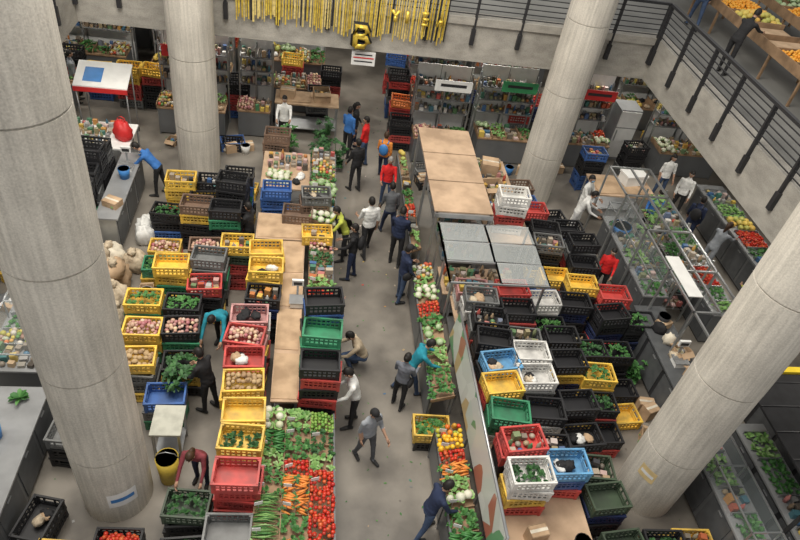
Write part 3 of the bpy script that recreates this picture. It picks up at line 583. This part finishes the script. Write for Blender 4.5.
for (x0,x1) in((10.4,11.5),(12.3,13.6)):
    mb=MB();mb.bb(x0,x1,9.5,19,5.1,5.15,WOOD)
    for yy in np.linspace(9.6,18.9,8): mb.bb(x0,x0+.05,yy,yy+.05,4.451,5.1,WOOD);mb.bb(x1-.05,x1,yy,yy+.05,4.451,5.1,WOOD)
    yy=9.6
    for i,k in enumerate(["orange","papaya","banana","lettuce","orange","banana","mixed","papaya","orange","cabbage","banana","papaya"]):
        if i in(5,6) and x0<11: mb.bb(x0+.1,x1-.1,yy,yy+.6,5.15,5.2,CARD)
        else: fill(mb,k,x0+.05,x1-.05,yy,yy+.68,5.17,.16)
        mb.bb(x0,x1,yy-.03,yy,5.15,5.28,WOOD);yy+=.78
    mb.bb(x0-.02,x0,9.5,19,5.05,5.28,WOOD);mb.build("fruit_stand")
# ---------------------------------------------------------------- people
SK=[mat("skin_%d"%i,c,.55,.05,5) for i,c in enumerate([(.42,.25,.17),(.32,.18,.115),(.5,.32,.23)])]
HAIR=mat("hair_black",(.012,.01,.009),.6,.2,20);HAIRB=mat("hair_brown",(.05,.025,.012),.6,.2,20);HAIRG=mat("hair_grey",(.25,.24,.23),.7,.2,20)
EYE=mat("eye_white",(.8,.8,.78),.3,0);PUP=mat("pupil",(.01,.01,.01),.3,0);LIP=mat("lip",(.3,.08,.07),.5,0);MASK=mat("face_mask",(.25,.42,.6),.7,.05)
def cl(n,c): return mat("cloth_"+n,c,.85,.18,7)
def person(name,x,y,yaw,h=1.52,shirt=None,pants=None,shoes=None,skin=0,hair="short",hm=None,long=True,lean=0.,legs=((8,5),(-8,8)),arms=((10,8,25),(-5,8,20)),headp=0.,z=0.,extras=(),twist=0,fat=1.,mask=False,capm=None):
    s=h/1.70;shirt=shirt or cl("grey",(.2,.2,.2));pants=pants or cl("jeans",(.04,.06,.12));shoes=shoes or cl("shoe",(.03,.03,.03));hm=hm or HAIR
    r=math.radians;A=np.array
    def dr(p,ab=0): return A((math.sin(r(ab)),math.sin(r(p))*math.cos(r(ab)),-math.cos(r(p))*math.cos(r(ab))))
    seg=[];body=MB();T=shirt
    def cap(a,b,ra,rb,m,n=12):
        body.tube([a,b],[ra,rb],T,n,True);body.ball(a,ra,T,lo=False);body.ball(b,rb,T,lo=False);seg.append((A(a,float),A(b,float),(ra+rb)/2,m))
    hip=A((0,0,0.));ank=[]
    for i,sx in enumerate((-1,1)):
        tp,kb=legs[i];hj=hip+A((sx*.09,0,-.03));kn=hj+dr(tp,sx*3)*.42;an=kn+dr(tp-kb,sx*1)*.40
        cap(hj,kn,.083*fat,.058,pants);cap(kn,an,.056,.042,pants);he=an+A((0,-.04,-.035));to=an+A((sx*.02,.16,-.045))
        body.tube([he+A((0,0,0)),an+A((0,.05,-.03)),to],[.035,(.043,.04),(.04,.025)],T,10);body.ball(to,(.04,.05,.028),T,lo=False);body.ball(he,.036,T,lo=False)
        seg.append((he,to,.035,shoes));ank.append(an)
    zmin=min(a[2] for a in ank)-.078
    up=A((0,math.sin(r(lean)),math.cos(r(lean))));fw=A((0,math.cos(r(lean)),-math.sin(r(lean))));side=A((math.cos(r(twist)),math.sin(r(twist)),0))
    V=[];n=18;prof=[(-.10,.10,.08),(-.04,.155*fat,.11*fat),(.06,.158*fat,.115*fat),(.17,.142*fat,.105*fat),(.30,.155*fat,.112*fat),(.40,.175,.11),(.47,.165,.09),(.52,.09,.065),(.56,.055,.055)]
    for t,a,b in prof:
        f=max(0,min(1,t/.4));sd=A((1,0,0))*(1-f)+side*f
        for k in range(n): q=2*math.pi*k/n;V.append(hip+up*t+sd*a*math.cos(q)+fw*b*math.sin(q))
    F=[]
    for i in range(len(prof)-1):
        for k in range(n):F.append((i*n+k,i*n+(k+1)%n,(i+1)*n+(k+1)%n,(i+1)*n+k))
    F.append(tuple(range(n))[::-1]);F.append(tuple((len(prof)-1)*n+k for k in range(n)));body.add(V,F,T)
    seg.append((hip+up*.04,hip+up*.47,.14,shirt));seg.append((hip-up*.06,hip-up*.05,.14,pants))
    hd=hip+up*.63+A((0,math.sin(r(lean+headp))*.05,0));cap(hip+up*.50,hd,.052,.05,SK[skin])
    det=MB();hands=[]
    for i,sx in enumerate((-1,1)):
        p,ab,eb=arms[i];sh=hip+up*.455+side*sx*.175;d1=dr(p,sx*ab);el=sh+d1*.28;d2=dr(p+eb,sx*ab*.3-sx*4);wr=el+d2*.25
        cap(sh,el,.055*fat,.043,shirt);cap(el,wr,.041,.028,shirt if long else SK[skin])
        seg.append((sh,el,.05,shirt))
        d=d2/np.linalg.norm(d2);pn=A((-sx,0,0.));pn=pn-d*np.dot(pn,d);pn/=np.linalg.norm(pn)+1e-9;wd=np.cross(d,pn)
        m=SK[skin];det.tube([wr-d*.02,wr+d*.03,wr+d*.085],[(.026,.026),(.03,.022),(.036,.018)] ,m,8)
        if wd[1]<0 and abs(wd[1])>.1: wd=-wd
        elif wd[2]<0: wd=-wd
        for j,(o,L) in enumerate(((.03,.07),(.010,.08),(-.010,.074),(-.03,.058))):
            b0=wr+d*.078+wd*o;b1=b0+d*L*.5+pn*.006;b2=b1+d*L*.35+pn*L*.3;b3=b2+d*L*.1+pn*L*.25
            det.tube([b0,b1,b2,b3],[.0095,.009,.008,.006],m,6)
        t0=wr+d*.025+wd*.026;det.tube([t0,t0+d*.03+wd*.022,t0+d*.06+wd*.026+pn*.01],[.011,.010,.007],m,6)
        hands.append(wr+d*.09)
    tmp=body.build("tmp",origin=(0,0,0));mo=tmp.modifiers.new("r","REMESH");mo.mode="VOXEL";mo.voxel_size=.018;sm=tmp.modifiers.new("s","SMOOTH");sm.factor=.5;sm.iterations=3
    dg=bpy.context.evaluated_depsgraph_get();ev=tmp.evaluated_get(dg);me=ev.to_mesh()
    nv=len(me.vertices);co=np.empty(nv*3);me.vertices.foreach_get("co",co);co=co.reshape(-1,3);faces=[tuple(p.vertices) for p in me.polygons]
    ev.to_mesh_clear();bpy.data.objects.remove(tmp)
    nrm=.004*np.sin(co[:,2]*55+co[:,0]*20+co[:,1]*14)*np.sin(co[:,0]*23-co[:,2]*13);rad=co-np.array((0,0,0));rad[:,2]=0;ln=np.linalg.norm(rad,axis=1,keepdims=True)+1e-6;co=co+rad/ln*nrm[:,None]
    cen=A([co[list(f)].mean(0) for f in faces]);best=np.full(len(faces),1e9);bi=np.zeros(len(faces),int)
    for k,(a,b,ra,m) in enumerate(seg):
        ab_=b-a;t=np.clip(((cen-a)@ab_)/(ab_@ab_+1e-9),0,1);dd=np.linalg.norm(cen-(a+t[:,None]*ab_),axis=1)-ra
        w=dd<best;best[w]=dd[w];bi[w]=k
    out=MB();mats=[seg[k][3] for k in bi];out.v.append(co);out.n=nv;out.f=faces;out.m=[out.mi(m) for m in mats];out.sm=[True]*len(faces)
    out.inst(det,np.eye(4))
    H=MB();sv,sf=BALLH;v=sv*A((.074,.09,.115));zf=np.clip(-v[:,2]/.115,0,1);v[:,0]*=1-.32*zf**1.4;v[:,1]+=np.where(v[:,1]>0,.008*zf,0)
    H.add(v,sf,SK[skin],True)
    H.add([(-.012,.083,-.02),(.012,.083,-.02),(0,.115,-.022),(-.006,.084,.02),(.006,.084,.02),(0,.09,.022)],[(0,1,2),(0,2,5,3),(1,4,5,2),(0,3,4,1)],SK[skin],True)
    for sx in(-1,1):
        H.ball((sx*.03,.078,.012),.013,EYE);H.ball((sx*.031,.089,.012),.006,PUP);H.ball((sx*.076,.0,-.005),(.012,.022,.033),SK[skin]);H.box((sx*.03,.086,.033),(.03,.008,.006),hm)
    H.ball((0,.083,-.052),(.024,.008,.007),LIP)
    if mask: 
        V=sv*A((.079,.099,.06))*A((.9,1,1))+A((0,.002,-.045));ks=[f for f in sf if all(V[q][1]>.02 for q in f)];H.add(V,ks,MASK,True)
    cap_=hair=="cap";hv=sv*A((.083,.101,.125))+A((0,-.006,.008))
    ks=[f for f in sf if np.mean([hv[q][2] for q in f])>(.055 if np.mean([hv[q][1] for q in f])>.03 else (-.02 if np.mean([hv[q][1] for q in f])>-.03 else -.065))]
    if hair!="bald": H.add(hv,ks,hm,True)
    if hair=="long":
        H.tube([(0,-.05,.05),(0,-.085,-.05),(0,-.09,-.16),(0,-.08,-.26)],[(.07,.05),(.085,.045),(.08,.035),(.05,.02)],hm,12)
    if hair=="bun": H.ball((0,-.11,.04),.045,hm)
    if cap_:
        cm=capm or BLACKC;cv=sv*A((.088,.106,.12))+A((0,-.002,.02));H.add(cv,[f for f in sf if np.mean([cv[q][2] for q in f])>.05],cm,True);H.box((0,.125,.058),(.13,.09,.012),cm)
    R4=np.eye(4);R4[:3,:3]=A(Matrix.Rotation(-r(lean*.6+headp),3,'X'));R4[:3,3]=hd+A((0,.015,0))+up*.075;out.inst(H,R4)
    E=MB()
    for e in extras:
        if e=="backpack" or e=="backpack_blue":
            mm=BLACKC if e=="backpack" else BLUEP
            c=hip+up*.28-fw*.18;E.ball(c,(.15,.09,.2),mm,lo=False)
            for sx in(-1,1): E.tube([hip+up*.47+A((sx*.09,0,0))-fw*.1,hip+up*.53+A((sx*.1,0,0)),hip+up*.4+A((sx*.11,0,0))+fw*.125,hip+up*.2+A((sx*.13,0,0))+fw*.09],[.018]*4,mm,6)
        if e=="bag":
            p=hands[1];E.tube([p,p-A((.06,0,.12))],[.006]*2,WBAG,5);E.ball(p-A((0,0,.24)),(.1,.07,.14),WBAG,lo=False);E.tube([p,p+A((.05,0,-.12))],[.006]*2,WBAG,5)
        if e=="satchel":
            c=hip+up*.02+A((.19,0,0));E.ball(c,(.06,.13,.12),BLACKC,lo=False);E.tube([c+A((0,0,.08)),hip+up*.3+fw*.13,hip+up*.5-A((.1,0,0))],[.012]*3,BLACKC,6)
        if e=="vest":
            for sx in(-1,1): E.tube([hip+up*.5+A((sx*.09,0,0))+fw*.03,hip+up*.38+A((sx*.1,0,0))+fw*.11,hip+up*.05+A((sx*.1,0,0))+fw*.125],[(.05,.012)]*3,BLACKC,8)
            E.tube([hip+up*.48-fw*.09,hip+up*.3-fw*.115,hip+up*.02-fw*.12],[(.12,.02)]*3,BLACKC,10)
    if E.v: out.inst(E,np.eye(4))
    M=np.eye(4);M[:3,:3]=rotz(yaw)*s;cy=(ank[0][1]+ank[1][1])/2
    off=rotz(yaw)@A((0,-cy,-zmin))*s;M[:3,3]=A((x,y,z))+off
    fin=MB();fin.inst(out,M);fin.build(name,origin=(x,y,z))
W=cl("white",(.7,.7,.68));BK=cl("black",(.02,.02,.022));NV=cl("navy",(.02,.03,.07));RD=cl("red",(.6,.02,.02));BL=cl("blue",(.04,.15,.42));GR=cl("grey",(.1,.105,.115));TL=cl("teal",(.02,.24,.32));TN=cl("tan",(.42,.34,.24));JN=cl("jeans2",(.05,.08,.15));LG=cl("lightgrey",(.27,.29,.32));YG=cl("yellowgreen",(.45,.5,.08));MR=cl("maroon",(.2,.04,.05));KH=cl("khaki",(.3,.24,.15));OR=cl("orangey",(.7,.25,.05))
walk=((20,8),(-12,12));walk2=((-12,14),(18,6));reach=((60,5,20),(55,8,20));stand=((4,3),(-4,4));crouch=((105,125),(80,130))
person("man",-6.5,17.75,-60,shirt=LG,pants=KH,long=False,legs=stand)
person("market_vendor",-3.4,13.55,80,shirt=BL,pants=BK,lean=42,arms=((40,8,25),(45,5,20)),headp=10)
person("man",1.62,15.5,70,shirt=RD,pants=JN,long=False,legs=stand);person("man",1.15,15.95,-40,shirt=BL,pants=BK,legs=stand,skin=1);person("woman",1.35,16.4,-100,h=1.45,shirt=BK,pants=NV,hair="long",legs=stand)
person("man",1.35,14.3,30,shirt=BK,pants=BK,legs=stand,skin=1);person("woman",2.1,14.95,-20,h=1.45,shirt=OR,pants=NV,legs=walk,extras=("backpack_blue",),hair="short",hm=HAIRB)
person("woman",2.12,13.75,175,h=1.45,shirt=RD,pants=JN,hair="short",hm=HAIRG,legs=stand,arms=((25,8,60),(20,8,60)))
person("man",1.55,11.75,15,h=1.6,shirt=W,pants=BK,long=False,legs=walk2,fat=1.1,arms=((15,10,55),(-8,10,20)))
person("man",2.1,12.45,10,shirt=GR,pants=NV,legs=walk,extras=("bag",),lean=8)
person("man",2.2,11.4,-20,h=1.6,shirt=NV,pants=BK,legs=stand,arms=((20,6,70),(15,8,50)),headp=25)
person("man",2.2,10.2,-70,h=1.55,shirt=NV,pants=JN,long=True,legs=stand,extras=("satchel",),arms=((20,8,50),(10,8,30)),headp=20,hair="cap")
person("market_vendor",1.02,11.5,95,shirt=YG,pants=BK,lean=20,arms=((35,5,30),(35,8,25)),legs=stand,extras=("vest",));person("man",1.17,10.85,75,shirt=BK,pants=NV,legs=stand,extras=("backpack",),arms=((25,6,40),(20,6,50)),hair="short")
person("man",1.15,8.25,100,shirt=TN,pants=JN,legs=crouch,lean=25,arms=((50,8,40),(55,8,30)),headp=15)
person("man",1.1,6.95,95,h=1.55,shirt=W,pants=BK,legs=stand,arms=((25,6,40),(15,6,45)),lean=12,hair="short",headp=20)
person("man",1.28,6.25,-150,h=1.45,shirt=LG,pants=GR,long=False,legs=((12,5),(-8,9)),hair="cap",arms=((20,6,45),(-8,8,25)),headp=20,lean=3,fat=1.08)
person("woman",1.95,7.35,-30,h=1.42,shirt=cl("floral",(.16,.17,.2)),pants=BK,hair="bun",legs=stand,extras=("satchel",),arms=((15,8,50),(20,8,70)),headp=15)
person("woman",2.14,7.7,-85,h=1.5,shirt=TL,pants=JN,hair="short",legs=walk2,lean=22,arms=((50,8,15),(40,6,25)),headp=10)
person("man",2.15,4.85,-75,h=1.5,shirt=NV,pants=JN,hair="short",legs=((12,6),(-8,8)),lean=14,arms=((35,8,20),(25,8,35)),headp=20)
person("market_vendor",-1.4,8.8,170,shirt=TL,pants=BK,lean=50,legs=stand,arms=((40,8,20),(35,8,20)),headp=10)
person("market_vendor",-1.42,7.2,60,shirt=BK,pants=BK,lean=12,legs=stand,arms=((20,6,40),(20,6,40)))
person("market_vendor",-1.38,5.8,170,h=1.4,shirt=MR,pants=NV,lean=30,legs=stand,arms=((30,8,20),(40,8,20)),hair="long",hm=HAIRB,headp=10)
person("market_vendor",-1.1,11.35,60,shirt=BK,pants=BK,legs=stand,arms=((20,6,40),(20,6,40)))
person("market_vendor",7.3,13.5,-140,shirt=W,pants=W,legs=stand,arms=((30,6,40),(30,6,40)),skin=0,mask=True);person("market_vendor",6.95,12.9,-110,shirt=W,pants=cl("lg2",(.5,.5,.5)),legs=stand,arms=((30,6,40),(30,6,40)),lean=20,mask=True)
person("woman",7.0,10.7,150,h=1.42,shirt=RD,pants=BK,legs=stand,hair="bun",arms=((20,6,50),(20,6,50)))
person("woman",10.2,14.9,180,shirt=W,pants=JN,legs=stand,hair="long",long=False);person("man",10.4,14.1,150,shirt=W,pants=BK,legs=stand);person("man",10.15,12.85,-40,shirt=NV,pants=NV,legs=stand,extras=("backpack",))
person("woman",10.2,11.75,-60,shirt=LG,pants=LG,legs=stand,arms=reach,lean=20,hair="long",hm=HAIRB);person("woman",10.1,9.6,-10,shirt=YG,pants=GREEN_T,legs=stand,arms=reach,hair="long");person("man",9.1,13.1,150,shirt=BL,pants=BK,legs=stand,arms=((20,6,50),(20,6,50)),headp=20)
person("man",9.5,13.7,-60,shirt=BK,pants=BK,legs=stand,arms=reach,z=4.45,lean=30);person("man",10.0,16.5,-20,shirt=BK,pants=JN,legs=walk,z=4.45)
person("market_vendor",-.6,16.3,180,shirt=W,pants=BK,legs=stand,arms=reach)
# ---------------------------------------------------------------- lights
def area(x,y,z,sx,sy,e,col=(1,1,1),name="skylight",rot=(0,0,0)):
    l=bpy.data.lights.new(name,"AREA");l.shape="RECTANGLE";l.size=sx;l.size_y=sy;l.energy=e;l.color=col;o=bpy.data.objects.new(name,l);o.location=(x,y,z);o.rotation_euler=rot;bpy.context.collection.objects.link(o)
area(-2,7.5,16,9,9,3900,(1,.94,.84))
for x,y in((-3,17.8),(-1,21.5),(-7,17.8),(4.5,17.6),(7,20.5),(9.5,17.5),(11,12.5),(11,7),(-7.5,11),(1.5,19.5),(-7.5,6)):
    area(x,y,3.75,1.6,.3,75,(1,.95,.86),"ceiling_lamp")
w=bpy.data.worlds.new("world");bpy.context.scene.world=w;w.use_nodes=True;bg=w.node_tree.nodes["Background"];bg.inputs[0].default_value=(1,.98,.95,1);bg.inputs[1].default_value=.56
try:
    bpy.context.scene.view_settings.view_transform="Standard"
except Exception as e: print(e)
f,th,ro,ps=(649.9878,0.7174,0.1867,0.2056)
F=np.array([math.sin(ps)*math.cos(th),math.cos(ps)*math.cos(th),-math.sin(th)]);R=np.array([math.cos(ps),-math.sin(ps),0.]);D=np.array([-math.sin(ps)*math.sin(th),-math.cos(ps)*math.sin(th),-math.cos(th)])
X=math.cos(ro)*R-math.sin(ro)*D;Y=math.sin(ro)*R+math.cos(ro)*D
c=bpy.data.cameras.new("camera");co=bpy.data.objects.new("camera",c);bpy.context.collection.objects.link(co)
bpy.context.view_layer.update()
for o in list(bpy.context.scene.objects):
    if o.type!="CAMERA" and o.parent is None:
        o.location=o.location*SC;o.scale=o.scale*SC
co.matrix_world=Matrix(((X[0],-Y[0],-F[0],0),(X[1],-Y[1],-F[1],0),(X[2],-Y[2],-F[2],10*SC),(0,0,0,1)));c.sensor_width=36;c.lens=f/800*36
bpy.context.scene.camera=co
